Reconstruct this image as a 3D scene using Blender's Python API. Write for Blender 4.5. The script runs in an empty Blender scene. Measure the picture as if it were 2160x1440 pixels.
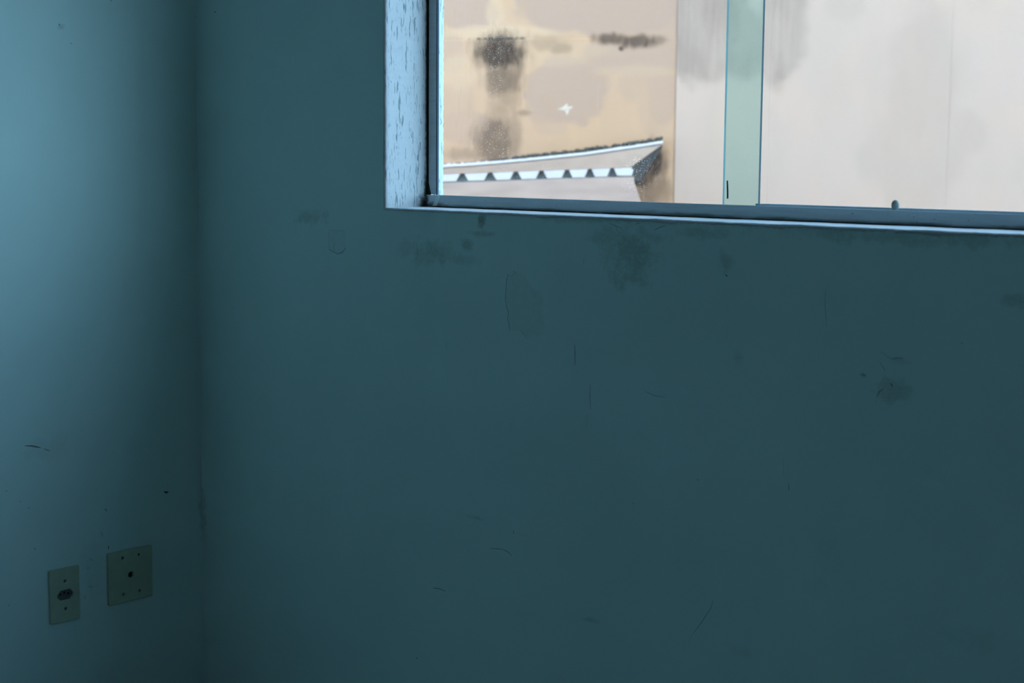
import bpy, bmesh, math, random
from mathutils import Vector, Matrix, noise

scene = bpy.context.scene
COL = scene.collection
random.seed(7)

# ------------------------------------------------------------------ camera
CAM = Vector((2.9695, -2.3083, 1.2793))
YAW, PITCH, ROLL = 0.7174, 0.1171, 0.0084
FWD = Vector((-math.sin(YAW) * math.cos(PITCH), math.cos(YAW) * math.cos(PITCH), -math.sin(PITCH)))
RGT0 = Vector((math.cos(YAW), math.sin(YAW), 0))
UP0 = RGT0.cross(FWD)
RGT = RGT0 * math.cos(ROLL) + UP0 * math.sin(ROLL)
UPV = UP0 * math.cos(ROLL) - RGT0 * math.sin(ROLL)
cd = bpy.data.cameras.new('camera')
cam = bpy.data.objects.new('camera', cd)
COL.objects.link(cam)
m = Matrix((RGT, UPV, -FWD)).transposed().to_4x4()
m.translation = CAM
cam.matrix_world = m
cd.sensor_width = 36.0
cd.lens = 3401.2 / 2160 * 36.0
cd.clip_start = 0.05
cd.dof.use_dof = True
cd.dof.focus_distance = 3.15
cd.dof.aperture_fstop = 4.8
scene.camera = cam

# ------------------------------------------------------------------ sky, sun, exposure
SKY_STRENGTH = 3.3
world = bpy.data.worlds.new('sky')
scene.world = world
world.use_nodes = True
bgn = world.node_tree.nodes['Background']
SUN_EL = math.radians(46)
SUN_TO = Vector((0.90 * math.cos(SUN_EL), -0.43 * math.cos(SUN_EL), math.sin(SUN_EL)))   # towards the sun
wt = world.node_tree                       # clear sky, brighter towards the horizon all round
tcw = wt.nodes.new('ShaderNodeTexCoord')
sxw = wt.nodes.new('ShaderNodeSeparateXYZ')
wt.links.new(tcw.outputs['Generated'], sxw.inputs[0])
rmp = wt.nodes.new('ShaderNodeValToRGB')
rmp.color_ramp.elements[0].position = 0.0
rmp.color_ramp.elements[0].color = (0.86, 1.13, 1.55, 1)
rmp.color_ramp.elements[1].position = 0.75
rmp.color_ramp.elements[1].color = (0.26, 0.40, 0.66, 1)
em = rmp.color_ramp.elements.new(0.25)
em.color = (0.60, 0.83, 1.20, 1)
wt.links.new(sxw.outputs['Z'], rmp.inputs['Fac'])
wt.links.new(rmp.outputs['Color'], bgn.inputs['Color'])
bgn.inputs['Strength'].default_value = SKY_STRENGTH

sd = bpy.data.lights.new('sun', 'SUN')
sun = bpy.data.objects.new('sun', sd)
COL.objects.link(sun)
sun.rotation_euler = (-SUN_TO).to_track_quat('-Z', 'Y').to_euler()
sd.energy = 3.1
sd.color = (1.0, 0.83, 0.70)
sd.angle = math.radians(9)

vs = scene.view_settings
vs.view_transform = 'Standard'
vs.look = 'None'
vs.gamma = 1.0
vs.use_curve_mapping = False
vs.exposure = 0.93
scene.cycles.use_denoising = True
scene.cycles.use_adaptive_sampling = True
scene.cycles.adaptive_threshold = 0.035
scene.cycles.adaptive_min_samples = 24
scene.cycles.max_bounces = 7
scene.cycles.diffuse_bounces = 4
scene.cycles.transparent_max_bounces = 16
scene.cycles.sample_clamp_indirect = 4.0

# ------------------------------------------------------------------ measured marks (metres on each surface)
SCUFF_BACK = [([(0.9553, 1.0516), (0.9589, 1.0536), (0.9637, 1.0511)], 0.00109, 0.45), ([(0.9445, 1.0483), (0.941, 1.0363), (0.9388, 1.0161), (0.9378, 0.9979), (0.9416, 0.9835), (0.9465, 0.973), (0.9442, 0.9618), (0.948, 0.953), (0.9493, 0.9394)], 0.00146, 0.6), ([(0.9445, 1.0483), (0.9494, 1.044), (0.9577, 1.0463), (0.9613, 1.0528)], 0.00109, 0.4), ([(1.0113, 1.0207), (1.0115, 1.0064), (1.0096, 0.9775)], 0.0009, 0.2), ([(1.0067, 1.0195), (1.0137, 1.0226), (1.0254, 1.0162)], 0.0009, 0.25), ([(0.9769, 0.9425), (0.9853, 0.9359), (0.9937, 0.9257)], 0.00109, 0.4), ([(0.7846, 0.9046), (0.7821, 0.8892)], 0.00113, 0.35), ([(1.1093, 0.9256), (1.1107, 0.9098), (1.111, 0.8877)], 0.00176, 0.6), ([(1.1474, 0.8559), (1.1467, 0.8338), (1.1494, 0.8094)], 0.00157, 0.5), ([(1.1406, 0.8004), (1.14, 0.7711)], 0.00106, 0.3), ([(0.9537, 0.7626), (0.9539, 0.7441)], 0.00093, 0.25), ([(1.2718, 0.8557), (1.2928, 0.8502), (1.3177, 0.8495)], 0.00136, 0.35), ([(0.9032, 0.5058), (0.9256, 0.5086), (0.9417, 0.5095)], 0.00228, 0.4), ([(0.9405, 0.5083), (0.9503, 0.5063), (0.9602, 0.5004)], 0.00282, 0.45), ([(0.9633, 0.5507), (0.9646, 0.5444)], 0.00372, 0.5), ([(0.9694, 0.5471), (0.9984, 0.5462)], 0.0015, 0.25), ([(0.7487, 0.3966), (0.7647, 0.3986), (0.7832, 0.3962)], 0.00238, 0.5), ([(1.4279, 0.5019), (1.4234, 0.4865), (1.4051, 0.458), (1.3875, 0.4337)], 0.00153, 0.4), ([(1.3875, 0.4337), (1.3757, 0.4147)], 0.0012, 0.2), ([(1.5625, 0.7735), (1.5627, 0.7412)], 0.00096, 0.3), ([(1.574, 0.7307), (1.5744, 0.7194)], 0.00324, 0.4), ([(1.6328, 1.0611), (1.6319, 1.0378), (1.6368, 0.9993)], 0.00092, 0.35), ([(0.7013, 1.0937), (0.7027, 1.0652)], 0.0019, 0.45), ([(1.1278, 1.0854), (1.128, 1.0768)], 0.00172, 0.5), ([(1.4384, 1.0742), (1.4414, 1.0711)], 0.00364, 0.8), ([(0.0687, 1.5836), (0.0737, 1.5802)], 0.00364, 0.8), ([(-0.0006, 1.5776), (0.0027, 1.5743)], 0.00367, 0.5), ([(1.7544, 0.9578), (1.7651, 0.9603), (1.775, 0.9604)], 0.0019, 0.5), ([(1.7356, 0.95), (1.7453, 0.9372)], 0.0019, 0.45), ([(1.731, 0.8937), (1.7357, 0.9034), (1.7414, 0.9085)], 0.00231, 0.6), ([(1.7551, 0.9191), (1.7586, 0.9141)], 0.0038, 0.75), ([(1.7303, 0.8905), (1.7297, 0.8843)], 0.00152, 0.4), ([(1.7357, 0.9675), (1.7544, 0.9578)], 0.00152, 0.35), ([(1.7017, 0.9284), (1.7103, 0.9269)], 0.00385, 0.55), ([(1.8719, 0.9942), (1.8736, 0.9921)], 0.00255, 0.6), ([(1.9464, 1.0664), (1.9673, 1.0635)], 0.0018, 0.3), ([(1.3883, 0.7125), (1.3923, 0.7106)], 0.00336, 0.5), ([(1.2487, 0.6491), (1.253, 0.6471)], 0.00264, 0.35), ([(0.4442, 1.1124), (0.4908, 1.1122)], 0.0016, 0.3), ([(0.4412, 1.1123), (0.4409, 1.0723)], 0.0016, 0.3), ([(0.4409, 1.0723), (0.4527, 1.0678), (0.4673, 1.0635), (0.4818, 1.0672), (0.4935, 1.0777)], 0.003, 0.45), ([(0.4616, 1.0872), (0.4557, 1.0779), (0.4571, 1.068)], 0.0022, 0.4), ([(1.202, 1.1454), (1.2086, 1.1355)], 0.0017, 0.4), ([(1.1889, 1.1517), (1.1998, 1.1487), (1.2148, 1.1442)], 0.00204, 0.4), ([(1.2443, 1.1512), (1.2484, 1.1555), (1.2547, 1.1541)], 0.00168, 0.4), ([(1.2861, 1.1443), (1.3013, 1.1507), (1.3105, 1.1527)], 0.00183, 0.35), ([(0.7003, 0.2409), (0.7045, 0.2388)], 0.00404, 0.5), ([(-0.0041, 0.7569), (-0.0007, 0.7528)], 0.00444, 0.5)]
SCUFF_LEFT = [([(-0.462, 0.6563), (-0.4462, 0.6542), (-0.4349, 0.6507), (-0.4236, 0.6471)], 0.00263, 0.85), ([(-0.4168, 0.6442), (-0.4076, 0.6399), (-0.4008, 0.6369)], 0.00245, 0.65), ([(-0.1073, 0.5039), (-0.1007, 0.4996), (-0.0954, 0.5021)], 0.00462, 1.0), ([(-0.3544, 1.537), (-0.3523, 1.5333)], 0.00388, 0.75), ([(-0.2593, 0.4044), (-0.2595, 0.3969)], 0.00342, 0.95), ([(-0.3131, 0.3674), (-0.3145, 0.3612)], 0.00318, 0.6), ([(-0.2659, 0.489), (-0.2623, 0.4842)], 0.00424, 0.6), ([(-0.277, 0.4407), (-0.2748, 0.4275)], 0.00233, 0.5), ([(-0.5095, 0.5682), (-0.5062, 0.5656)], 0.00404, 0.45), ([(-0.4779, 0.5399), (-0.4746, 0.5384)], 0.00353, 0.4), ([(-0.4581, 0.5235), (-0.4548, 0.5209)], 0.00357, 0.4), ([(-0.446, 0.4331), (-0.4426, 0.4304)], 0.00412, 0.5), ([(-0.3245, 0.3056), (-0.3223, 0.2977)], 0.00265, 0.4), ([(-0.2251, 1.5954), (-0.2215, 1.5926)], 0.00404, 0.45), ([(-0.3267, 1.4995), (-0.3233, 1.4967)], 0.00396, 0.4), ([(-0.3167, 0.3243), (-0.3022, 0.3203)], 0.00265, 0.35), ([(-0.3078, 0.3845), (-0.3007, 0.3788)], 0.00318, 0.35), ([(-0.0001, 0.4682), (0.0026, 0.4644)], 0.00452, 0.8), ([(0.0028, 0.3977), (0.0055, 0.3938)], 0.00452, 0.7), ([(-0.5116, 0.3236), (-0.5084, 0.3209)], 0.00408, 0.4)]
STAIN_BACK = [(1.2401, 1.1004, 0.0777, 0.0636, 0.5), (1.2515, 1.0586, 0.0313, 0.0254, 0.45), (1.2023, 1.1284, 0.0943, 0.0273, 0.32), (1.1922, 1.0938, 0.0427, 0.0343, 0.25), (1.2843, 1.1317, 0.0459, 0.0167, 0.35), (0.8741, 1.1461, 0.0172, 0.0183, 0.85), (0.878, 1.1215, 0.044, 0.0073, 0.4), (0.754, 1.0819, 0.0768, 0.0358, 0.45), (0.7344, 1.0668, 0.0468, 0.0227, 0.3), (0.8345, 1.0995, 0.0201, 0.0166, 0.5), (0.8246, 1.0685, 0.0526, 0.013, 0.25), (0.6679, 1.0827, 0.0295, 0.0211, 0.22), (0.3834, 1.1383, 0.0624, 0.0222, 0.38), (1.7564, 0.9086, 0.0369, 0.0243, 0.35), (1.7052, 0.9264, 0.0118, 0.0092, 0.4), (1.7628, 0.9563, 0.0294, 0.0106, 0.25), (1.4369, 1.0935, 0.0191, 0.0242, 0.38), (1.4703, 0.9336, 0.0209, 0.0179, 0.28), (1.6554, 0.6229, 0.0523, 0.0479, 0.09), (1.6324, 0.5664, 0.0319, 0.029, 0.08), (1.7632, 1.1513, 0.3146, 0.0193, 0.34), (1.0693, 1.1598, 0.2367, 0.0123, 0.3), (1.3868, 1.1441, 0.0677, 0.0147, 0.35), (0.0028, 0.4381, 0.0176, 0.0794, 0.4), (1.8658, 0.5335, 0.0315, 0.0167, 0.1), (1.9173, 0.5328, 0.0459, 0.03, 0.1), (1.495, 0.423, 0.0381, 0.0168, 0.12), (1.1553, 0.412, 0.0247, 0.0073, 0.3), (0.8662, 0.5607, 0.0327, 0.0057, 0.3), (1.954, 1.064, 0.0293, 0.0114, 0.3)]
STAIN_LEFT = [(-0.4077, 0.6388, 0.0821, 0.0347, 0.12), (-0.2964, 0.3535, 0.0369, 0.0961, 0.1), (0.0022, 0.4374, 0.0193, 0.0903, 0.35), (-0.35, 1.5305, 0.0114, 0.0088, 0.35)]
PATCH_PEEL = [(0.9445, 1.0483), (0.9494, 1.044), (0.9577, 1.0463), (0.9613, 1.0528), (0.978, 1.0501), (0.9899, 1.0436), (0.9995, 1.0289), (1.0113, 1.0207), (1.0254, 1.0162), (1.0326, 1.0042), (1.0306, 0.979), (1.0379, 0.9527), (1.0125, 0.9291), (0.9937, 0.9257), (0.9769, 0.9389), (0.9493, 0.9394), (0.948, 0.953), (0.9442, 0.9618), (0.9465, 0.973), (0.9416, 0.9835), (0.9378, 0.9979), (0.9388, 1.0161), (0.941, 1.0363)]
PATCH_TAPE = [(0.4412, 1.1123), (0.4908, 1.1122), (0.4935, 1.0777), (0.4818, 1.0672), (0.4673, 1.0635), (0.4527, 1.0678), (0.4409, 1.0723)]
LEDGE = [(-0.2613, 1.6843), (0.26, 1.6938)]
EXT_DARK = [(-0.0506, 1.6381, 0.1357, 0.1066, 1.0), (-0.0613, 1.6723, 0.1304, 0.0343, 0.55), (-0.0395, 1.5471, 0.1046, 0.1139, 0.7), (-0.0286, 1.4955, 0.0698, 0.1141, 0.4), (-0.0675, 1.3133, 0.1156, 0.1393, 0.7), (-0.0151, 1.3312, 0.0595, 0.1393, 0.45), (-0.0507, 1.4175, 0.0769, 0.104, 0.32), (0.1125, 1.6772, 0.1043, 0.0446, 0.28), (0.1649, 1.657, 0.0626, 0.0308, 0.35), (0.3556, 1.6929, 0.0973, 0.0309, 0.8), (0.4513, 1.6851, 0.1147, 0.0377, 0.85), (0.5207, 1.6908, 0.0591, 0.0274, 0.5), (0.3909, 1.6589, 0.0139, 0.0137, 0.9), (0.3556, 1.6963, 0.0764, 0.0171, 0.6), (0.5135, 1.2399, 0.0806, 0.1048, 1.0), (0.4774, 1.196, 0.0877, 0.0875, 0.95), (0.5309, 1.1527, 0.0772, 0.1051, 0.6), (0.4875, 1.1226, 0.1054, 0.0771, 0.6), (0.0366, 1.4217, 0.0454, 0.0173, 0.4), (-0.1285, 1.2694, 0.1928, 0.0349, 0.35)]  # wall stains, plus the shadow wedge beside the hip end painted as dark patches
EXT_GREY = [(-0.175, 1.7944, 0.1214, 0.082, 0.9), (0.3019, 1.7984, 0.3295, 0.1025, 0.95), (0.5277, 1.7832, 0.104, 0.1369, 0.7), (0.4262, 1.6283, 0.2175, 0.079, 0.75), (0.1928, 1.5059, 0.1744, 0.1296, 0.85), (0.2795, 1.5411, 0.0872, 0.1035, 0.5), (0.115, 1.4449, 0.0873, 0.0693, 0.6), (-0.1728, 1.3645, 0.105, 0.0694, 0.5), (-0.2438, 1.6399, 0.0696, 0.0859, 0.5), (0.55, 1.5262, 0.0628, 0.1556, 0.6), (0.525, 1.4656, 0.0698, 0.1386, 0.3), (0.428, 1.5251, 0.0523, 0.069, 0.35), (0.1347, 1.2367, 0.491, 0.0453, 0.3), (0.1332, 1.3758, 0.0699, 0.0417, 0.35), (-0.2081, 1.4508, 0.0698, 0.1039, 0.3)]
EXT_CREAM = [(-0.0709, 1.7953, 0.0382, 0.1025, 0.6), (-0.0442, 1.7101, 0.2605, 0.0377, 0.8), (0.0781, 1.6426, 0.3478, 0.0687, 0.35), (-0.1999, 1.5716, 0.087, 0.0862, 0.5), (0.4445, 1.5769, 0.1916, 0.0275, 0.35)]
WHITE_GREY = [(0.6845, 1.7503, 0.1909, 0.2575, 0.9), (0.6676, 1.7331, 0.1041, 0.1715, 0.4), (0.98, 1.7357, 0.1111, 0.2404, 0.85), (0.966, 1.6156, 0.0766, 0.1032, 0.4), (1.203, 1.8228, 0.0866, 0.0682, 0.2), (1.4836, 1.2741, 0.2102, 0.2272, 0.2), (1.4986, 1.5685, 0.1568, 0.3116, 0.25), (0.8425, 1.6832, 0.1042, 0.1546, 0.75), (1.309, 1.2552, 0.0526, 0.0872, 0.18), (1.6727, 1.3626, 0.0874, 0.0869, 0.18)]
SPLAT = [(0.1587, 1.4383), (0.1709, 1.4401), (0.1796, 1.4454), (0.1865, 1.4506), (0.1917, 1.4576), (0.1969, 1.4559), (0.197, 1.4473), (0.2058, 1.4456), (0.2162, 1.4474), (0.2129, 1.4388), (0.2042, 1.4352), (0.2025, 1.4248), (0.1974, 1.4161), (0.1904, 1.4195), (0.1885, 1.4299), (0.178, 1.4316), (0.1675, 1.4332)]
EDGE_S = [0.596, 1.6042]
CAP = [(-0.3185, 1.2264), (-0.2576, 1.2295), (-0.1446, 1.2373), (-0.0403, 1.2469), (0.0639, 1.2572), (0.168, 1.2685), (0.2721, 1.2805), (0.3761, 1.2969), (0.4627, 1.3097), (0.5458, 1.3233)]
TEETH_TOP = [(-0.313, 1.1932), (0.4222, 1.2258)]
TEETH_BOT = [(-0.313, 1.1677), (0.433, 1.1969)]
TOOTH_GAPS = [(-0.2856, 0.0232), (-0.1847, 0.0224), (-0.0837, 0.0224), (0.0087, 0.0215), (0.1011, 0.0206), (0.1936, 0.0198), (0.2757, 0.0189), (0.3561, 0.0181)]
KNOB = (1.6724, 1.1934)
SLIVER = [(1.3485, 1.231), (1.351, 1.2319), (1.3525, 1.215), (1.353, 1.1998), (1.3499, 1.1989), (1.3495, 1.2149)]

# ------------------------------------------------------------------ helpers
def link(name, me, mat=None, parent=None):
    o = bpy.data.objects.new(name, me)
    COL.objects.link(o)
    if mat is not None and me is not None:
        if len(me.materials) == 0:
            me.materials.append(mat)
    if parent is not None:
        o.parent = parent
    return o

def tag(o, label, cat=None, group=None, kind=None):
    o['label'] = label
    if cat: o['category'] = cat
    if group: o['group'] = group
    if kind: o['kind'] = kind
    return o

def mesh(name, verts, faces, smooth=False):
    me = bpy.data.meshes.new(name)
    me.from_pydata([tuple(v) for v in verts], [], faces)
    me.update()
    if smooth:
        for p in me.polygons: p.use_smooth = True
    return me

def box_bm(bm, x0, x1, y0, y1, z0, z1):
    vs_ = [bm.verts.new(v) for v in ((x0,y0,z0),(x1,y0,z0),(x1,y1,z0),(x0,y1,z0),(x0,y0,z1),(x1,y0,z1),(x1,y1,z1),(x0,y1,z1))]
    for f in ((0,3,2,1),(4,5,6,7),(0,1,5,4),(1,2,6,5),(2,3,7,6),(3,0,4,7)):
        bm.faces.new([vs_[i] for i in f])

def bm_mesh(name, bm, bevel=0, seg=2):
    if bevel:
        bmesh.ops.bevel(bm, geom=list(bm.edges), offset=bevel, segments=seg, profile=0.5, affect='EDGES')
    bmesh.ops.recalc_face_normals(bm, faces=bm.faces)
    me = bpy.data.meshes.new(name)
    bm.to_mesh(me); bm.free()
    return me

def box(name, b, mat, parent=None, bevel=0, seg=2):
    bm = bmesh.new(); box_bm(bm, *b)
    return link(name, bm_mesh(name, bm, bevel, seg), mat, parent)

def sweep(name, section, ts, place, mat, parent, smooth=True):
    """sweep a 2-D section along ts; place(i_t, t, k, a, b) -> xyz"""
    vs_, fs = [], []
    n = len(section)
    for i, t in enumerate(ts):
        for k, (a, b) in enumerate(section):
            vs_.append(place(t, k, a, b))
    for i in range(len(ts) - 1):
        for k in range(n - 1):
            fs.append((i*n+k, i*n+k+1, (i+1)*n+k+1, (i+1)*n+k))
    me = mesh(name, vs_, fs, smooth)
    bm = bmesh.new(); bm.from_mesh(me)
    bmesh.ops.recalc_face_normals(bm, faces=bm.faces); bm.to_mesh(me); bm.free()
    return link(name, me, mat, parent)

def plate_mesh(name, outer, holes, depth, bev):
    """flat plate with real holes, in XY, from z=0 to z=depth"""
    cu = bpy.data.curves.new(name + '_c', 'CURVE')
    cu.dimensions = '2D'; cu.fill_mode = 'BOTH'
    for pts in [outer] + holes:
        sp = cu.splines.new('POLY')
        sp.points.add(len(pts) - 1)
        for p, q in zip(sp.points, pts): p.co = (q[0], q[1], 0, 1)
        sp.use_cyclic_u = True
    cu.extrude = depth / 2 - bev
    cu.bevel_depth = bev; cu.bevel_resolution = 2
    cu.offset = -bev
    o = bpy.data.objects.new(name + '_c', cu)
    COL.objects.link(o)
    dg = bpy.context.evaluated_depsgraph_get()
    me = bpy.data.meshes.new_from_object(o.evaluated_get(dg))
    bpy.data.objects.remove(o); bpy.data.curves.remove(cu)
    for v in me.vertices: v.co.z += depth / 2
    me.name = name
    return me

def circle(cx, cy, r, n=20, ry=None):
    ry = ry or r
    return [(cx + r*math.cos(2*math.pi*i/n), cy + ry*math.sin(2*math.pi*i/n)) for i in range(n)]

# ---- node helpers
class NT:
    def __init__(s, name):
        s.mat = bpy.data.materials.new(name); s.mat.use_nodes = True
        s.t = s.mat.node_tree
        s.bsdf = s.t.nodes['Principled BSDF']
        s.out = s.t.nodes['Material Output']
    def n(s, typ, **kw):
        x = s.t.nodes.new(typ)
        for k, v in kw.items(): setattr(x, k, v)
        return x
    def put(s, sock, v):
        if hasattr(v, 'is_output'): s.t.links.new(v, sock)
        elif v is not None: sock.default_value = v
    def pos(s):
        return s.n('ShaderNodeTexCoord').outputs['Object']
    def vm(s, op, a, b=None, c=None):
        x = s.n('ShaderNodeVectorMath', operation=op)
        s.put(x.inputs[0], a)
        if b is not None: s.put(x.inputs[1], b)
        if c is not None: s.put(x.inputs[2], c)
        return x.outputs['Value'] if op in ('LENGTH', 'DOT_PRODUCT') else x.outputs['Vector']
    def ma(s, op, a, b=None, c=None, clamp=False):
        x = s.n('ShaderNodeMath', operation=op, use_clamp=clamp)
        s.put(x.inputs[0], a)
        if b is not None: s.put(x.inputs[1], b)
        if c is not None: s.put(x.inputs[2], c)
        return x.outputs[0]
    def noise(s, v, scale, detail=4, rough=0.55, color=False):
        x = s.n('ShaderNodeTexNoise')
        s.put(x.inputs['Vector'], v)
        x.inputs['Scale'].default_value = scale
        x.inputs['Detail'].default_value = detail
        x.inputs['Roughness'].default_value = rough
        return x.outputs['Color'] if color else x.outputs['Fac']
    def ramp(s, v, a, b, lo=0.0, hi=1.0):
        x = s.n('ShaderNodeMapRange', interpolation_type='SMOOTHSTEP')
        s.put(x.inputs['Value'], v)
        x.inputs['From Min'].default_value = a; x.inputs['From Max'].default_value = b
        x.inputs['To Min'].default_value = lo; x.inputs['To Max'].default_value = hi
        return x.outputs['Result']
    def mix(s, fac, a, b, mode='MIX'):
        x = s.n('ShaderNodeMix', data_type='RGBA', blend_type=mode)
        s.put(x.inputs['Factor'], fac); s.put(x.inputs['A'], a); s.put(x.inputs['B'], b)
        for i in x.inputs:
            pass
        return x
    def mixc(s, fac, a, b, mode='MIX'):
        x = s.n('ShaderNodeMix', data_type='RGBA', blend_type=mode)
        s.put(x.inputs[0], fac); s.put(x.inputs[6], a); s.put(x.inputs[7], b)
        return x.outputs[2]
    def bump(s, h, strength, dist=0.002):
        x = s.n('ShaderNodeBump')
        s.put(x.inputs['Height'], h)
        x.inputs['Strength'].default_value = strength
        x.inputs['Distance'].default_value = dist
        s.t.links.new(x.outputs['Normal'], s.bsdf.inputs['Normal'])
    def fin(s, color, rough=0.6, spec=0.3):
        s.put(s.bsdf.inputs['Base Color'], color)
        s.put(s.bsdf.inputs['Roughness'], rough)
        s.bsdf.inputs['Specular IOR Level'].default_value = spec
        return s.mat
    def blobs(s, p, items, axes, soft=0.25, warp=None):
        """union of soft-edged ellipses (ca, cb, ha, hb, strength) on the two axes"""
        acc = None
        for ca, cb, ha, hb, st in items:
            inv = [0, 0, 0]; off = [0, 0, 0]
            for ax, c, h in ((axes[0], ca, ha), (axes[1], cb, hb)):
                inv[ax] = 1 / h; off[ax] = -c / h
            q = s.vm('MULTIPLY_ADD', p, tuple(inv), tuple(off))
            d = s.vm('LENGTH', q)
            if warp is not None: d = s.ma('ADD', d, warp)
            v = s.ramp(d, soft, 1.0, st, 0.0)
            acc = v if acc is None else s.ma('MAXIMUM', acc, v)
        return acc

def plain(name, col, rough=0.6, spec=0.3, var=0.06, vscale=40, metal=0, bump=0):
    k = NT(name); p = k.pos()
    nz = k.noise(p, vscale, 1)
    c2 = tuple(c * (1 - 2*var) for c in col[:3]) + (1,)
    c1 = tuple(min(1, c * (1 + 2*var)) for c in col[:3]) + (1,)
    k.bsdf.inputs['Metallic'].default_value = metal
    if bump: k.bump(k.noise(p, vscale * 6, 3), bump)
    return k.fin(k.mixc(nz, c2, c1), rough, spec)

WALL = (0.70, 0.885, 0.85, 1)
def wall_mat(name, stains, axes, base=WALL):
    k = NT(name); p = k.pos()
    n1 = k.noise(p, 2.2, 2)
    n2 = k.noise(p, 38, 3, 0.65)
    n3 = k.noise(p, 140, 1)
    c = k.mixc(k.ramp(n1, .3, .7), tuple(v*.965 for v in base[:3]) + (1,), tuple(min(1, v*1.03) for v in base[:3]) + (1,))
    if stains:
        w = k.ma('MULTIPLY_ADD', k.ma('SUBTRACT', n2, .5), 2.0, k.ma('MULTIPLY', k.ma('SUBTRACT', k.noise(p, 11, 1), .5), 1.2))
        f = k.blobs(p, stains, axes, 0.15, w)
        f = k.ma('MULTIPLY', f, k.ramp(n3, .25, .6, .55, 1.0))
        c = k.mixc(k.ma('MULTIPLY', f, .8), c, (.19, .26, .18, 1))
    return k.fin(c, .55, .25)

M = {}
M['wall_back'] = wall_mat('paint_window_wall', STAIN_BACK, (0, 2))
M['wall_left'] = wall_mat('paint_left_wall', STAIN_LEFT, (1, 2))
M['wall'] = plain('paint_pale_wall', (.78, .90, .88), .6, .25, .02, 3)
M['ceiling'] = plain('paint_ceiling', (.86, .89, .88), .8)
M['peel'] = plain('exposed_undercoat', (.675, .835, .795), .8, .2, .03, 60)
M['tape'] = plain('old_tape_glue', (.685, .86, .83), .5, .3, .03, 80)

def scuff_mat(t):
    key = 'scuff%02d' % round(t * 10)
    if key not in M:
        a = round(t * 10) / 10
        base = [w * (1 - a) + d * a for w, d in zip(WALL, (.05, .07, .06))]
        M[key] = plain('scuff_mark_' + str(round(t * 10)), base, .7, .2, .05, 120)
    return M[key]

# floor: grey ceramic tile sheet (out of view)
k = NT('floor_tile'); p = k.pos()
br = k.n('ShaderNodeTexBrick'); k.put(br.inputs['Vector'], p)
br.offset = 0; br.inputs['Scale'].default_value = 2.2
br.inputs['Color1'].default_value = (.33, .33, .315, 1); br.inputs['Color2'].default_value = (.30, .30, .285, 1)
br.inputs['Mortar'].default_value = (.2, .2, .19, 1); br.inputs['Mortar Size'].default_value = .008
br.inputs['Brick Width'].default_value = 1; br.inputs['Row Height'].default_value = 1
M['floor'] = k.fin(br.outputs['Color'], .4, .4)

# rough white plaster with scratched vertical grooves (window reveal)
def groove_mat(name, vert=True):
    k = NT(name); p = k.pos()
    s1 = (260, 260, 20) if vert else (17, 210, 210)
    s2 = (330, 330, 60) if vert else (60, 330, 330)
    wob = k.vm('MULTIPLY', k.noise(p, 30, 2, color=True), (.006, .006, .0))
    pw = k.vm('ADD', p, wob)
    a = k.noise(k.vm('MULTIPLY', pw, s1), 1, 2, .5)
    b = k.noise(k.vm('MULTIPLY', pw, s2), 1, 2, .5)
    g = k.ma('MAXIMUM', k.ramp(a, .615, .67), k.ramp(b, .65, .71, 0, .7))
    lump = k.noise(p, 120, 3)
    h = k.ma('SUBTRACT', k.ma('MULTIPLY', lump, .5), g)
    k.bump(h, .55, .0015)
    c = k.mixc(g, (.67, .635, .62, 1), (.27, .30, .31, 1))  # grooves darkened in the colour, for dirt and shade alike
    # grime gathered where the plaster meets the frame corner
    gr = k.blobs(p, [(.112, 1.166, .028, .032, .95), (.116, 1.20, .010, .06, .9), (.118, 1.45, .0075, .45, .8)], (1, 2), .2,
                 k.ma('MULTIPLY', k.ma('SUBTRACT', k.noise(p, 90, 4), .5), 1.2))
    c = k.mixc(gr, c, (.035, .04, .03, 1))
    return k.fin(c, .8, .2)
M['plaster'] = groove_mat('rough_white_plaster')
k = NT('sill_plaster'); p = k.pos()
a = k.noise(k.vm('MULTIPLY', p, (30, 260, 260)), 1, 3)
k.bump(k.ma('ADD', k.noise(p, 160, 4), a), .4, .0012)
gr = k.blobs(p, [(.112, 0, .016, 99, .9)], (1, 2), .15, k.ma('MULTIPLY', k.ma('SUBTRACT', k.noise(k.vm('MULTIPLY', p, (14, 90, 90)), 1, 4), .5), 1.6))
c = k.mixc(k.ramp(a, .60, .70, 0, .5), (.68, .66, .65, 1), (.34, .38, .38, 1))
M['sill'] = k.fin(k.mixc(gr, c, (.05, .05, .04, 1)), .8, .2)

# painted aluminium window profile with grime along its foot
def alu(name, col, grime_z=None):
    k = NT(name); p = k.pos()
    n = k.noise(k.vm('MULTIPLY', p, (12, 40, 120)), 1, 5, .65)
    c = k.mixc(k.ramp(n, .35, .75), col, tuple(v * .86 for v in col[:3]) + (1,))
    sp = k.noise(p, 230, 2)
    c = k.mixc(k.ramp(sp, .70, .74, 0, .6), c, (.08, .09, .08, 1))
    if grime_z is not None:
        sx = k.n('ShaderNodeSeparateXYZ'); k.put(sx.inputs[0], p)
        wav = k.noise(k.vm('MULTIPLY', p, (9, 9, 60)), 1, 5, .6)
        hgt = k.ma('MULTIPLY_ADD', wav, .019, grime_z - .0070)
        d = k.ma('SUBTRACT', sx.outputs['Z'], hgt)
        f = k.ramp(d, -.0025, .0045, .9, 0)
        c = k.mixc(f, c, (.125, .13, .10, 1))
        cb = k.blobs(p, [(.618, 1.176, .012, .03, .95), (.640, 1.170, .045, .007, .6)], (0, 2), .3, k.ma('MULTIPLY', k.ma('SUBTRACT', k.noise(p, 90, 3), .5), .9))
        c = k.mixc(cb, c, (.03, .032, .025, 1))
    return k.fin(c, .42, .4)
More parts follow.
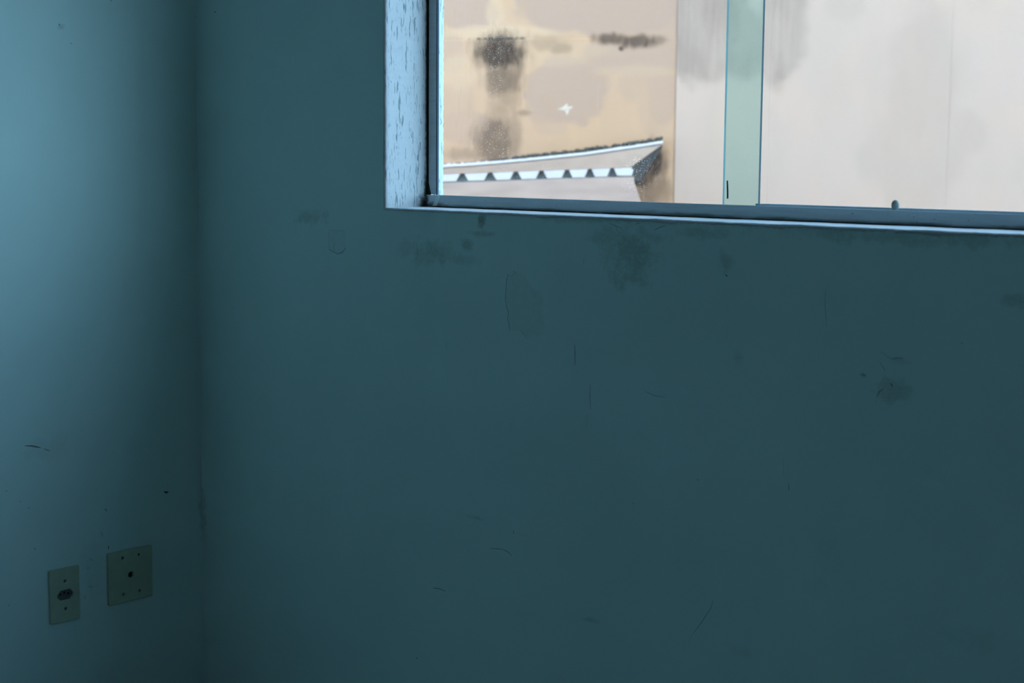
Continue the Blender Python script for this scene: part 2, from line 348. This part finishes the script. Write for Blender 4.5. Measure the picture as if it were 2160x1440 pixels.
M['alu'] = alu('painted_aluminium', (.52, .60, .63, 1), 1.1655)
M['alu_jamb'] = alu('painted_aluminium_jamb', (.50, .55, .57, 1))
M['bracket'] = plain('filler_strip', (.60, .72, .70), .6)
M['gasket'] = plain('dark_gasket', (.035, .06, .09), .5)
M['grime'] = plain('black_grime', (.02, .022, .018), .9, .1, .2, 200)
M['knob'] = plain('rubber_grey', (.30, .31, .27), .6, .3, .08, 120)

# green-tinted safety glass, dusty
def clear(name, tint):
    k = NT(name); k.t.nodes.remove(k.bsdf)
    tr = k.n('ShaderNodeBsdfTransparent'); tr.inputs['Color'].default_value = tint
    k.t.links.new(tr.outputs[0], k.out.inputs['Surface'])
    return k.mat
def glass(name, tint, specks, spots):
    k = NT(name); t = k.t
    t.nodes.remove(k.bsdf)
    p = k.pos()
    tr = k.n('ShaderNodeBsdfTransparent'); tr.inputs['Color'].default_value = tint
    gl = k.n('ShaderNodeBsdfGlossy'); gl.inputs['Roughness'].default_value = .02; gl.inputs['Color'].default_value = (1, 1, 1, 1)
    fr = k.n('ShaderNodeFresnel'); fr.inputs['IOR'].default_value = 1.45
    m1 = k.n('ShaderNodeMixShader')
    k.put(m1.inputs[0], k.ma('MULTIPLY', fr.outputs[0], .8)); t.links.new(tr.outputs[0], m1.inputs[1]); t.links.new(gl.outputs[0], m1.inputs[2])
    du = k.n('ShaderNodeBsdfTranslucent'); du.inputs['Color'].default_value = (.85, .88, .88, 1)
    st = k.noise(k.vm('MULTIPLY', p, (240, 240, 9)), 1, 3)
    dots = k.noise(p, 420, 2)
    area = k.blobs(p, spots, (0, 2), .1, k.ma('MULTIPLY', k.ma('SUBTRACT', k.noise(p, 20, 4), .5), 1.0)) if spots else 0.3
    f = k.ma('MULTIPLY', k.ramp(dots, .60, .68), area)
    f = k.ma('MAXIMUM', k.ma('MULTIPLY', f, specks), k.ramp(st, .62, .78, .006, .05))
    m2 = k.n('ShaderNodeMixShader')
    k.put(m2.inputs[0], f); t.links.new(m1.outputs[0], m2.inputs[1]); t.links.new(du.outputs[0], m2.inputs[2])
    t.links.new(m2.outputs[0], k.out.inputs['Surface'])
    return k.mat
TINT = (.775, .905, .895, 1)
M['glass_in'] = glass('green_glass_dusty', TINT, .42, [(.80, 1.50, .09, .09, 1), (.80, 1.42, .07, .10, .8), (.80, 1.30, .12, .12, .8), (1.155, 1.25, .07, .09, 1), (.92, 1.24, .28, .06, .7)])
M['glass_out'] = glass('green_glass', TINT, .02, None)
M['glass_back'] = clear('green_glass_rear_face', TINT)
M['glass_edge'] = plain('glass_edge_green', (.09, .13, .14), .7, .05, .05, 60)
M['glass_edge_lit'] = plain('glass_edge_highlight', (.20, .24, .23), .7, .05, .05, 60)  # lighter copy of the edge colour, its bright lit line painted in

M['plate'] = plain('yellowed_plastic', (.50, .57, .42), .45, .4, .05, 50)
M['socket'] = plain('socket_insert', (.16, .15, .145), .5, .4)
M['screw'] = plain('dull_screw', (.10, .11, .10), .5, .4)
M['hole'] = plain('hole_shade', (.008, .008, .008), .9, .05)  # black discs behind the plate holes, their inner shade put into the colour

# ------------------------------------------------------------------ room shell
WX0, WX1, WZ0, WZ1, WT = 0.612, 3.90, 1.163, 1.97, 0.166
RX, RY, RH = 5.4, -5.6, 2.75

bm = bmesh.new()
xs = [-0.15, WX0, WX1, RX + .15]; zs = [-0.15, WZ0, WZ1, RH + .15]
def grid_face(y, flip):
    vv = {(i, j): bm.verts.new((xs[i], y, zs[j])) for i in range(4) for j in range(4)}
    for i in range(3):
        for j in range(3):
            if (i, j) == (1, 1): continue
            f = [vv[i, j], vv[i+1, j], vv[i+1, j+1], vv[i, j+1]]
            bm.faces.new(f[::-1] if flip else f)
    return vv
va = grid_face(0, False); vb = grid_face(WT, True)
ring = [(1, 1), (2, 1), (2, 2), (1, 2)]
for q in range(4):
    a, b = ring[q], ring[(q + 1) % 4]
    bm.faces.new((va[a], va[b], vb[b], vb[a]))
outer_ring = [(0, 0), (1, 0), (2, 0), (3, 0), (3, 1), (3, 2), (3, 3), (2, 3), (1, 3), (0, 3), (0, 2), (0, 1)]
for q in range(12):
    a, b = outer_ring[q], outer_ring[(q + 1) % 12]
    bm.faces.new((va[b], va[a], vb[a], vb[b]))
wall_back = link('wall_back', bm_mesh('wall_back', bm), M['wall_back'])
tag(wall_back, 'teal painted wall holding the window, scuffed and stained below the sill', 'wall', kind='structure')
wall_left = box('wall_left', (-.15, 0, RY, 0, 0, RH), M['wall_left'])
tag(wall_left, 'pale blue side wall with two socket plates near the corner', 'wall', kind='structure')
wall_right = box('wall_right', (RX, RX + .15, RY, 0, 0, RH), M['wall'])
tag(wall_right, 'teal painted side wall out of view on the right', 'wall', kind='structure')
wall_front = box('wall_front', (-.15, RX + .15, RY - .15, RY, 0, RH), M['wall'])
tag(wall_front, 'teal painted wall behind the viewer', 'wall', kind='structure')
floor = box('floor', (-.15, RX + .15, RY - .15, 0, -.15, 0), M['floor'])
tag(floor, 'grey tiled floor of the empty room', 'floor', kind='structure')
ceiling = box('ceiling', (-.15, RX + .15, RY - .15, 0, RH, RH + .15), M['ceiling'])
tag(ceiling, 'plain pale painted ceiling of the room', 'ceiling', kind='structure')

# reveal: rough plaster jamb, head and sill, each a strip wrapped over the wall edge
def nz(*a): return noise.noise(Vector(a))
def frange(a, b, st):
    n = max(1, int(round((b - a) / st)))
    return [a + (b - a) * i / n for i in range(n + 1)]
sec = [(-.0065, .0), (-.006, -.0014), (-.003, -.0024), (-.0002, -.0016), (.0012, .0006), (.0016, .004), (.0014, .012)] + \
      [(.0014, y) for y in (.03, .05, .07, .09, .11, .13, .15, .16)] + [(.0014, WT + .001), (-.004, WT + .0025), (-.012, WT + .0005)]
def pl_jamb(t, k, a, b):
    e = nz(t * 45, k * .1, 3) * .0011 + nz(t * 150, k * .4, 9) * .0007
    w = 1.0 if k < 6 else .7
    if k == 0: e *= 1.6
    if b > .15: e += nz(t * 110, 0, 21) * .0030
    return (WX0 + a + e * w, b, t)
zt = frange(WZ0 - .003, 1.72, .004) + frange(1.78, WZ1, .06)
sweep('jamb_plaster', sec, zt, pl_jamb, M['plaster'], wall_back)
def pl_jamb2(t, k, a, b): return (WX1 - a, b, t)
sweep('jamb_plaster', sec, frange(WZ0, WZ1, .05), pl_jamb2, M['plaster'], wall_back)
def pl_head(t, k, a, b): return (t, b, WZ1 - a)
sweep('head_plaster', sec, frange(WX0, WX1, .05), pl_head, M['plaster'], wall_back)
ssec = [(-.0042, .0), (-.0038, -.0018), (-.0018, -.0034), (.0004, -.0020), (.0014, .0012), (.0014, .006)] + \
       [(.0012, y) for y in (.02, .04, .06, .08, .10, .12, .14, .155)] + [(.0012, WT + .004), (-.01, WT + .006), (-.02, WT + .0005)]
def pl_sill(t, k, a, b):
    e = nz(t * 22, k * .15, 5) * .0009 + nz(t * 130, k * .5, 1) * .0006
    if k <= 1:
        e = nz(t * 60, 0, 7) * .0026 + nz(t * 170, 0, 2) * .0028 + max(0, nz(t * 14, 0, 4)) * -.0040
        e *= min(1, max(.35, (t - .6) * 1.2))
    return (t, b, WZ0 + a + e * (1 if k < 5 else .5))
sweep('sill_plaster', ssec, frange(WX0 - .003, 2.05, .003) + frange(2.1, WX1, .05), pl_sill, M['sill'], wall_back)

# wall marks: thin raised ribbons of scuff, peeled patch, old tape square
def ribbon(name, pts, w, to3, mat, parent, closed=False):
    n = len(pts)
    vs_, fs = [], []
    for i in range(n):
        p = Vector(pts[i]); a = Vector(pts[max(0, i-1)]); b = Vector(pts[min(n-1, i+1)])
        d = (b - a); d = d.normalized() if d.length > 0 else Vector((1, 0))
        q = Vector((-d.y, d.x))
        hw = w / 2 * (1 if 0 < i < n-1 else .55) * (1 + .35 * nz(p.x * 90, p.y * 90, i))
        vs_ += [to3(*(p + q * hw), .00012), to3(*p, .0004), to3(*(p - q * hw), .00012)]
    for i in range(n - 1):
        for k_ in (0, 1):
            fs.append((i*3+k_, i*3+k_+1, i*3+k_+4, i*3+k_+3))
    return link(name, mesh(name, vs_, fs), mat, parent)
toB = lambda a, b, h: (a, -h, b)
toL = lambda a, b, h: (h, a, b)
for pts, w, t in SCUFF_BACK:
    ribbon('scuff_mark', pts, w, toB, scuff_mat(t), wall_back)
for pts, w, t in SCUFF_LEFT:
    ribbon('scuff_mark', pts, w, toL, scuff_mat(t), wall_left)
def patch(name, pts, h, mat):
    cx = sum(p[0] for p in pts) / len(pts); cz = sum(p[1] for p in pts) / len(pts)
    n = len(pts)
    vs_ = [toB(p[0], p[1], .00004) for p in pts] + [toB(cx + (p[0]-cx)*.98, cz + (p[1]-cz)*.98, h) for p in pts] + [toB(cx, cz, h)]
    fs = [(i, (i+1) % n, n + (i+1) % n, n + i) for i in range(n)] + [(n + i, n + (i+1) % n, 2*n) for i in range(n)]
    return link(name, mesh(name, vs_, fs), mat, wall_back)
patch('peeled_paint', PATCH_PEEL, .0002, M['peel'])['label'] = 'peeled patch of bare plaster'
patch('tape_residue', PATCH_TAPE, .0002, M['tape'])['label'] = 'square of old tape'

# ------------------------------------------------------------------ window
win = bpy.data.objects.new('window_1', None); COL.objects.link(win)
win.location = (0, 0, 0)
tag(win, 'sliding window of green-tinted glass in grimy painted aluminium track', 'window', kind='structure')
ZF = 1.1890
# lower track: channel profile swept along the sill
tsec = [(.1115, 1.1645), (.110, 1.166), (.110, ZF - .0010), (.1108, ZF), (.1135, ZF), (.1140, ZF - .004), (.1140, 1.172), (.1500, 1.172), (.1500, ZF - .002), (.1525, ZF - .002), (.1525, 1.1645)]
def pl_track(t, k, a, b): return (t, a, b + nz(t * 5, 0, 0) * .0003)
sweep('track', tsec, frange(WX0 + .006, WX1 - .002, .05), pl_track, M['alu'], win, False)
# rail carrying the rear pane
bx = box('glazing_rail', (1.405, WX1 - .004, .1385, .1505, 1.174, 1.1918), M['alu_jamb'], win, .0008)
# left jamb flange and gasket
box('jamb_profile', (WX0 + .006, .6400, .118, .1225, 1.1900, WZ1 - .01), M['alu_jamb'], win, .0008)
box('jamb_gasket', (.6400, .6425, .1183, .1232, 1.1890, WZ1 - .01), M['gasket'], win)
box('jamb_profile', (WX1 - .034, WX1 - .006, .118, .1500, 1.1900, WZ1 - .01), M['alu_jamb'], win, .0008)
box('head_profile', (WX0 + .004, WX1 - .004, .110, .1525, WZ1 - .03, WZ1 - .002), M['alu_jamb'], win, .0008)
# grime-black joint beside the flange
jsec = [(.6125, .1175), (.6150, .1168), (.6178, .1172), (.6188, .1182)]
def pl_j(t, k, a, b):
    w = 1 + 1.4 * max(0, 1 - (t - 1.185) / .03)
    return (.6125 + (a - .6125) * w + nz(t * 60, k, 3) * .0006, b - (w - 1) * .001, t)
sweep('joint_sealant', jsec, frange(1.172, 1.72, .006) + frange(1.8, WZ1 - .02, .06), pl_j, M['grime'], win)
# slanted filler strip at the track corner
bm = bmesh.new()
vq = [bm.verts.new(v) for v in ((.638, .1094, 1.1665), (.650, .1094, 1.1665), (.6625, .1094, 1.1885), (.6505, .1094, 1.1885))]
f = bm.faces.new(vq)
r_ = bmesh.ops.extrude_face_region(bm, geom=[f])
for v in [g for g in r_['geom'] if isinstance(g, bmesh.types.BMVert)]: v.co.y += .0008
link('corner_strip', bm_mesh('corner_strip', bm), M['bracket'], win)

def pane(name, x0, x1, y0, y1, z0, z1, mat, edge, lit):
    bm = bmesh.new(); box_bm(bm, x0, x1, y0, y1, z0, z1)
    bmesh.ops.recalc_face_normals(bm, faces=bm.faces)
    for f in bm.faces:
        if abs(f.normal.x) > .5: f.material_index = 1
        elif abs(f.normal.z) > .5: f.material_index = 1
        elif f.normal.y > .5: f.material_index = 2
    me = bpy.data.meshes.new(name); bm.to_mesh(me); bm.free()
    me.materials.append(mat); me.materials.append(edge); me.materials.append(M['glass_back'])
    return link(name, me, None, win)
XT, XS = 1.4190, 1.3333
p1 = pane('glass_pane', WX0 + .012, XT, .126, .132, 1.1740, WZ1 - .02, M['glass_in'], M['glass_edge'], 0)
p2 = pane('glass_pane', XS, WX1 - .01, .142, .148, 1.1760, WZ1 - .02, M['glass_out'], M['glass_edge_lit'], 0)
p1['label'] = 'front sliding pane, dusty'
p2['label'] = 'rear pane, overlapping the front one'
# sliver of dark sealant on the overlap
n = len(SLIVER)
vs_ = [(x, .1259, z) for x, z in [(a_ + .004, b_) for a_, b_ in SLIVER]] + [(x, .1246, z) for x, z in [(a_ + .004, b_) for a_, b_ in SLIVER]]
fs = [tuple(range(n))[::-1], tuple(range(n, 2*n))] + [(i, (i+1) % n, n + (i+1) % n, n + i) for i in range(n)]
link('sealant_smear', mesh('sealant_smear', vs_, fs), M['gasket'], p1)
# rubber stop on the track
prof = [(.0044, -.006), (.0044, .001), (.0042, .003), (.0056, .0065), (.0063, .0105), (.0060, .0140), (.0050, .0168), (.0032, .0188), (.0014, .0197), (0, .0199)]
vs_, fs = [], []
NS = 20
for r_, h_ in prof:
    for i in range(NS):
        a_ = 2 * math.pi * i / NS
        rr = r_ * (1 + .06 * math.cos(a_ * 2))
        vs_.append((rr * math.cos(a_), rr * math.sin(a_), h_))
for j in range(len(prof) - 1):
    for i in range(NS):
        fs.append((j*NS+i, j*NS+(i+1) % NS, (j+1)*NS+(i+1) % NS, (j+1)*NS+i))
kn = link('rubber_stop', mesh('rubber_stop', vs_, fs, True), M['knob'], win)
kn.location = (1.685, .1265, 1.1855); kn['label'] = 'small egg-shaped grey stop'

# ------------------------------------------------------------------ socket plates on the left wall
def mount(o, y, z):
    # plate local: X -> world +y, Y -> world +z, Z -> world +x
    o.matrix_world = Matrix(((0, 0, 1, 0), (1, 0, 0, y), (0, 1, 0, z), (0, 0, 0, 1)))

def rrect(x0, x1, y0, y1, r, n=5):
    pts = []
    for cx, cy, a0 in ((x1 - r, y1 - r, 0), (x0 + r, y1 - r, 90), (x0 + r, y0 + r, 180), (x1 - r, y0 + r, 270)):
        for i in range(n + 1):
            a_ = math.radians(a0 + 90 * i / n)
            pts.append((cx + r * math.cos(a_), cy + r * math.sin(a_)))
    return pts

def screw(parent, x, y, r, z):
    vs_, fs = [], []
    N = 16
    for rr, zz in ((r, z - .002), (r, z - .0003), (r * .8, z), (r * .22, z - .0002), (0.0001, z - .0008)):
        for i in range(N):
            a_ = 2 * math.pi * i / N
            vs_.append((x + rr * math.cos(a_), y + rr * math.sin(a_), zz))
    for j in range(4):
        for i in range(N):
            fs.append((j*N+i, j*N+(i+1) % N, (j+1)*N+(i+1) % N, (j+1)*N+i))
    return link('screw', mesh('screw', vs_, fs), M['screw'], parent)

PD = .0065
YA, ZA, PW, PH = -.4139, .2600, .074, .118
outlet = bpy.data.objects.new('power_outlet', None); COL.objects.link(outlet); mount(outlet, YA, ZA)
tag(outlet, 'narrow yellowed power outlet plate with one three-pin socket', 'outlet')
cx, cy = PW / 2 + .001, PH / 2 - .001
def hexa(cx, cy, w, h, c):
    return [(cx - w + c, cy - h), (cx + w - c, cy - h), (cx + w, cy - h * .25), (cx + w, cy + h * .25), (cx + w - c, cy + h), (cx - w + c, cy + h), (cx - w, cy + h * .25), (cx - w, cy - h * .25)]
hx = hexa(cx, cy, .0200, .0112, .0085)
scr = [(cx, cy + .0305), (cx, cy - .0305)]
link('cover_plate', plate_mesh('cover_plate', rrect(0, PW, 0, PH, .003), [hx] + [circle(a, b, .0036, 16) for a, b in scr], PD, .0016), M['plate'], outlet)
pins = [(cx - .0095, cy + .001), (cx + .0095, cy + .001), (cx, cy + .0045)]
ins = link('socket_insert', plate_mesh('socket_insert', hexa(cx, cy, .0205, .0116, .0085), [circle(a, b, .0026, 12) for a, b in pins], .002, .0003), M['socket'], outlet)
for a, b in pins:
    h_ = link('pin_hole_shade', mesh('pin_hole_shade', [(a + .0028*math.cos(i*math.pi/6), b + .0028*math.sin(i*math.pi/6), .0007) for i in range(12)], [tuple(range(12))]), M['hole'], ins)
for a, b in scr: screw(outlet, a, b, .0033, PD - .0022)

YB, ZB, QW = -.2655, .2702, .118
blank = bpy.data.objects.new('blank_plate', None); COL.objects.link(blank); mount(blank, YB, ZB)
tag(blank, 'square yellowed blank cover plate with a round cable hole in its middle', 'cover plate')
ccx, ccy = QW / 2 + .0005, QW / 2 + .001
scr2 = [(ccx - .0205, ccy + .0415), (ccx + .0230, ccy + .0415), (ccx - .0205, ccy - .0415), (ccx + .0230, ccy - .0415)]
link('cover_plate', plate_mesh('cover_plate', rrect(0, QW, 0, QW, .003), [circle(ccx, ccy, .0064, 20)] + [circle(a, b, .0034, 16) for a, b in scr2], PD, .0016), M['plate'], blank)
link('cable_hole_shade', mesh('cable_hole_shade', [(ccx + .0068*math.cos(i*math.pi/9), ccy + .0068*math.sin(i*math.pi/9), .0006) for i in range(18)], [tuple(range(18))]), M['hole'], blank)
for a, b in scr2: screw(blank, a, b, .0031, PD - .0016)

# ------------------------------------------------------------------ outside: neighbouring building
D = 6.0
FH = Vector((-math.sin(YAW), math.cos(YAW), 0)); RHV = Vector((math.cos(YAW), math.sin(YAW), 0))
def building(name):
    o = bpy.data.objects.new(name, None); COL.objects.link(o)
    mm = Matrix((RHV, FH, Vector((0, 0, 1)))).transposed().to_4x4()
    mm.translation = Vector((CAM.x, CAM.y, 0)) + FH * D
    o.matrix_world = mm
    return o
nb = building('neighbour_house')
tag(nb, 'neighbouring house with mould-streaked beige and whitewashed walls seen through the window', 'building')
S1, S2 = EDGE_S

k = NT('stained_shaded_beige_render'); p = k.pos()
wn = k.ma('MULTIPLY', k.ma('SUBTRACT', k.noise(p, 7, 5, .6), .5), 1.1)
wn2 = k.ma('MULTIPLY', k.ma('SUBTRACT', k.noise(k.vm('MULTIPLY', p, (30, 30, 10)), 1, 6, .7), .5), 1.2)
CREAM = (0.401, 0.214, 0.130, 1)
c = k.mixc(k.ramp(k.noise(p, 3.5, 5), .3, .7), CREAM, (0.377, 0.202, 0.126, 1))
g = k.blobs(p, EXT_GREY, (0, 2), .86, wn)
c = k.mixc(g, c, (0.316, 0.176, 0.128, 1))
c = k.mixc(k.ramp(k.noise(p, 11, 6, .65), .52, .66, 0, .45), c, tuple(v * .84 for v in CREAM[:3]) + (1,))
c = k.mixc(k.ramp(k.noise(k.vm('MULTIPLY', p, (50, 50, 6)), 1, 5, .6), .55, .75, 0, .35), c, tuple(v * .8 for v in CREAM[:3]) + (1,))
g2 = k.blobs(p, EXT_CREAM, (0, 2), .5, wn)
c = k.mixc(g2, c, (0.425, 0.240, 0.150, 1))
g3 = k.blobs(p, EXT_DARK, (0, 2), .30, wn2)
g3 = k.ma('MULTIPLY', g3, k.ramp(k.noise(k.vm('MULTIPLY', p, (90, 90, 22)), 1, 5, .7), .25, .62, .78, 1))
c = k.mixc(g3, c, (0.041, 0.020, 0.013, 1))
k.bump(k.noise(p, 60, 5), .25, .004)
M['beige'] = k.fin(c, .9, .1)
k = NT('whitewashed_render'); p = k.pos()
wn = k.ma('MULTIPLY', k.ma('SUBTRACT', k.noise(p, 8, 5, .6), .5), .9)
c = k.mixc(k.ramp(k.noise(p, 2.2, 5), .3, .7), (0.408, 0.245, 0.186, 1), (0.383, 0.238, 0.192, 1))
st = k.noise(k.vm('MULTIPLY', p, (60, 60, 4)), 1, 5, .6)
g = k.blobs(p, WHITE_GREY, (0, 2), .7, wn)
c = k.mixc(k.ma('MULTIPLY', g, k.ramp(st, .25, .7, .6, 1)), c, (0.214, 0.133, 0.104, 1))
c = k.mixc(k.ramp(st, .55, .8, 0, .15), c, (0.268, 0.169, 0.130, 1))
c = k.mixc(k.ramp(k.noise(k.vm('MULTIPLY', p, (5, 5, 2.2)), 1, 5, .6), .42, .62, 0, .5), c, tuple(v * .90 for v in (.395, .252, .196)) + (1,))
k.bump(k.noise(p, 50, 5), .2, .004)
M['white'] = k.fin(c, .9, .1)
M['flash'] = plain('galvanised_flashing', (0.433, 0.355, 0.36), .6, .3, .04, 12)
M['panel'] = plain('weathered_mortar', (0.282, 0.182, 0.143), .9, .1, .08, 14)
M['sheet'] = plain('fibre_cement_sheet', (0.273, 0.179, 0.150), .85, .1, .10, 9)
M['moss'] = plain('dark_moss', (.060, .050, .040), .95, .05, .3, 120)
M['splat'] = plain('white_lime', (.45, .31, .245), .9, .1, .1, 60)
M['ground'] = plain('concrete_yard', (.25, .27, .29), .9, .1, .08, 3)

# walls: main slab, lower slab proud of it below the ledge, whitewashed slab to the right
zl = LEDGE[0][1]
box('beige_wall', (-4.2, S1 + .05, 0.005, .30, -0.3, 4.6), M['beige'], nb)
# lower coat of render with an uneven top edge
vs_, fs = [], []
xs_ = frange(-4.2, -.4, .1) + frange(-.38, S1 + .02, .012)
for x in xs_:
    zt_ = zl + (x - LEDGE[0][0]) * (LEDGE[1][1] - LEDGE[0][1]) / (LEDGE[1][0] - LEDGE[0][0]) + nz(x * 9, 0, 0) * .003 + nz(x * 60, 0, 0) * .0012
    y0_ = .0042 * min(1, max(0, (x - LEDGE[1][0]) / .06))
    vs_ += [(x, y0_, -.3), (x, y0_, zt_ - .003), (x, max(.002, y0_), zt_), (x, .006, zt_ + .001)]
for i in range(len(xs_) - 1):
    for j in range(3): fs.append((i*4+j, (i+1)*4+j, (i+1)*4+j+1, i*4+j+1))
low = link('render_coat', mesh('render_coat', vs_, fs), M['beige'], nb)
box('white_wall', (S1, 2.7, -.0012, .30, -.3, 4.6), M['white'], nb, .0008)
box('white_wall_edge', (S2, 2.702, -.0020, -.0011, -.3, 4.6), M['white'], nb)
box('side_wall', (2.40, 2.70, .30, 5.0, -.3, 4.6), M['white'], nb)
box('roof_slab', (-4.2, 2.78, -.06, 5.0, 4.6, 4.72), M['panel'], nb)
# lime splat
n = len(SPLAT)
cxs = sum(p[0] for p in SPLAT) / n; czs = sum(p[1] for p in SPLAT) / n
link('lime_splat', mesh('lime_splat', [(a, -.0008, b) for a, b in SPLAT] + [(cxs, -.002, czs)], [(i, (i+1) % n, n) for i in range(n)]), M['splat'], nb)
# moss tufts along the ledge
def tufts(name, pts, parent, hgt, mat):
    bm = bmesh.new()
    for (x, y, z, r) in pts:
        res = bmesh.ops.create_icosphere(bm, subdivisions=1, radius=r, matrix=Matrix.Translation((x, y, z)))
        for v in res['verts']:
            v.co += Vector((random.uniform(-.3, .3), random.uniform(-.3, .3), random.uniform(-.3, .4))) * r
    o = link(name, bm_mesh(name, bm), mat, parent); o['kind'] = 'stuff'
    return o
pts = []
for i in range(60):
    x = random.gauss(-.04, .05); pts.append((x, .004, zl + .002 + (x + .26) * .018, random.uniform(.002, .005)))
for i in range(50):
    x = random.choice((random.gauss(.36, .03), random.gauss(.46, .03))); pts.append((x, .012, zl + .004 + random.gauss(0, .009), random.uniform(.002, .005)))
tufts('moss', pts, nb, .01, M['moss'])

# ------------------------------------------------------------------ lean-to roof against the neighbour
lt = building('lean_to_roof')
tag(lt, 'low lean-to roof with toothed white flashing and mossy cap below the beige wall', 'roof')
def cap_z(x):
    for (x0, z0), (x1, z1) in zip(CAP, CAP[1:]):
        if x <= x1 or (x1, z1) == CAP[-1]:
            return z0 + (x - x0) * (z1 - z0) / (x1 - x0)
YC = -.05
xs_ = frange(-1.2, CAP[-1][0], .012)
def lin(P, x): return P[0][1] + (x - P[0][0]) * (P[1][1] - P[0][1]) / (P[1][0] - P[0][0])
# white cap strip
capsec = [(-.002, -.015), (-.009, -.0135), (-.011, -.012), (-.010, -.003), (-.006, .0), (.05, .004)]
def pl_cap(t, k_, a, b):
    return (t, YC + a, cap_z(t) + b * (1 if k_ > 3 else .75) + nz(t * 40, k_, 0) * .0015)
sweep('cap_flashing', capsec, xs_, pl_cap, M['flash'], lt)
# mortar panel between cap and toothed flashing, closed at its right end by the hip edge
YT = -.15
vs_, fs = [], []
for x in xs_:
    xe = min(x, TEETH_TOP[1][0] + (x - TEETH_TOP[1][0]) * .0 if x > TEETH_TOP[1][0] else x)
    vs_ += [(x, YC - .004, cap_z(x) - .012), (xe, YT, lin(TEETH_TOP, xe) + .001)]
for i in range(len(xs_) - 1): fs.append((i*2, i*2+1, i*2+3, i*2+2))
link('mortar_panel', mesh('mortar_panel', vs_, fs), M['panel'], lt)
# dark hip end under the cap
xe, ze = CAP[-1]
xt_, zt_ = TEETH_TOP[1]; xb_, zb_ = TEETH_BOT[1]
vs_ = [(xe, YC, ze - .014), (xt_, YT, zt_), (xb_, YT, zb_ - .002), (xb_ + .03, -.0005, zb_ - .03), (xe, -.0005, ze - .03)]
link('hip_end', mesh('hip_end', vs_, [(0, 1, 2, 3, 4)]), plain('dark_mortar', (.11, .082, .07), .95, .05, .3, 40), lt)
# toothed white flashing: one trapezoid tooth between each pair of ribs
gaps = [(-.2856 - .101 * q, .0233) for q in range(8, 0, -1)] + TOOTH_GAPS
AP = .36
tops = []
for q in range(len(gaps) - 1):
    (g0, w0), (g1, w1) = gaps[q], gaps[q + 1]
    zt0, zt1 = lin(TEETH_TOP, g0), lin(TEETH_TOP, g1); zb0, zb1 = lin(TEETH_BOT, g0 + w0), lin(TEETH_BOT, g1 - w1)
    pts = [(g0 + w0 * AP, zt0), (g1 - w1 * AP, zt1), (g1 - w1, zb1), (g0 + w0, zb0)]
    vs_ = [(x, YT, z) for x, z in pts] + [(x, YT + .004, z) for x, z in pts]
    link('flashing_tooth', mesh('flashing_tooth', vs_, [(0, 3, 2, 1), (4, 5, 6, 7), (0, 1, 5, 4), (1, 2, 6, 5), (2, 3, 7, 6), (3, 0, 4, 7)]), M['flash'], lt)
g0, w0 = gaps[-1]
pts = [(g0 + w0 * AP, lin(TEETH_TOP, g0)), (xt_, zt_), (xb_, zt_ - .008), (xb_ - .006, zb_), (g0 + w0, zb_)]
vs_ = [(x, YT, z) for x, z in pts] + [(x, YT + .004, z) for x, z in pts]
link('flashing_tooth', mesh('flashing_tooth', vs_, [(0, 4, 3, 2, 1), (5, 6, 7, 8, 9)] + [(i, (i+1) % 5, 5 + (i+1) % 5, 5 + i) for i in range(5)]), M['flash'], lt)
# ends of the ribbed sheet standing behind the teeth, and the smooth apron below them
prof = []
for q, (g, w) in enumerate(gaps):
    prof += [(g - w, 0), (g - w * AP, 1), (g + w * AP, 1), (g + w, 0)]
prof.append((.43, 0))
vs_, fs = [], []
ROWS = [(YT + .005, 0), (YT + .04, .004), (YT + .07, .008)]
for y, dz in ROWS:
    for x, up in prof:
        vs_.append((x, y, (lin(TEETH_TOP, x) - .001 if up else lin(TEETH_BOT, x) - .001) + dz))
n = len(prof)
for i in range(len(ROWS) - 1):
    for j in range(n - 1): fs.append((i*n+j, (i+1)*n+j, (i+1)*n+j+1, i*n+j+1))
link('ribbed_sheet', mesh('ribbed_sheet', vs_, fs), M['sheet'], lt)
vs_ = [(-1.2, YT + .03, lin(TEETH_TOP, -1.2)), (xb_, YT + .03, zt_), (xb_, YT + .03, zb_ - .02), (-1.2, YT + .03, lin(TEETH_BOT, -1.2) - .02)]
link('gap_backing', mesh('gap_backing', vs_, [(0, 3, 2, 1)]), plain('gap_shade', (.27, .24, .22), .95, .05, .15, 60), lt)  # sheet added behind the teeth, its grey standing for the dark gaps
vs_, fs = [], []
xs2 = frange(-1.2, .435, .05)
RW = [(YT + .004, -.002), (YT - .012, -.006), (YT - .03, -.022), (YT - .5, -.115), (YT - 1.1, -.25)]
for x in xs2:
    for y, dz in RW: vs_.append((x, y, lin(TEETH_BOT, min(x, xb_)) + dz + nz(x * 3, y * 3, 0) * .003))
n = len(RW)
for i in range(len(xs2) - 1):
    for j in range(n - 1): fs.append((i*n+j, i*n+j+1, (i+1)*n+j+1, (i+1)*n+j))
link('apron', mesh('apron', vs_, fs, True), M['sheet'], lt)
pts = []
for i in range(520):
    x = random.uniform(-.5, .545)
    b = max(0, min(1, (x + .15) / .3)) * .7 + .3
    pts.append((x, YC + random.uniform(.0, .035), cap_z(x) + random.uniform(0, .010) * b, random.uniform(.003, .010) * b))
tufts('moss', pts, lt, .01, M['moss'])
box('support_wall', (-1.15, .44, YT - .9, YT - .8, -.3, 1.02), M['beige'], lt)

yard = link('ground', mesh('ground', [(-40, WT, -.3), (40, WT, -.3), (40, 60, -.3), (-40, 60, -.3)], [(0, 1, 2, 3)]), M['ground'])
tag(yard, 'concrete yard outside the window', 'ground', kind='structure')
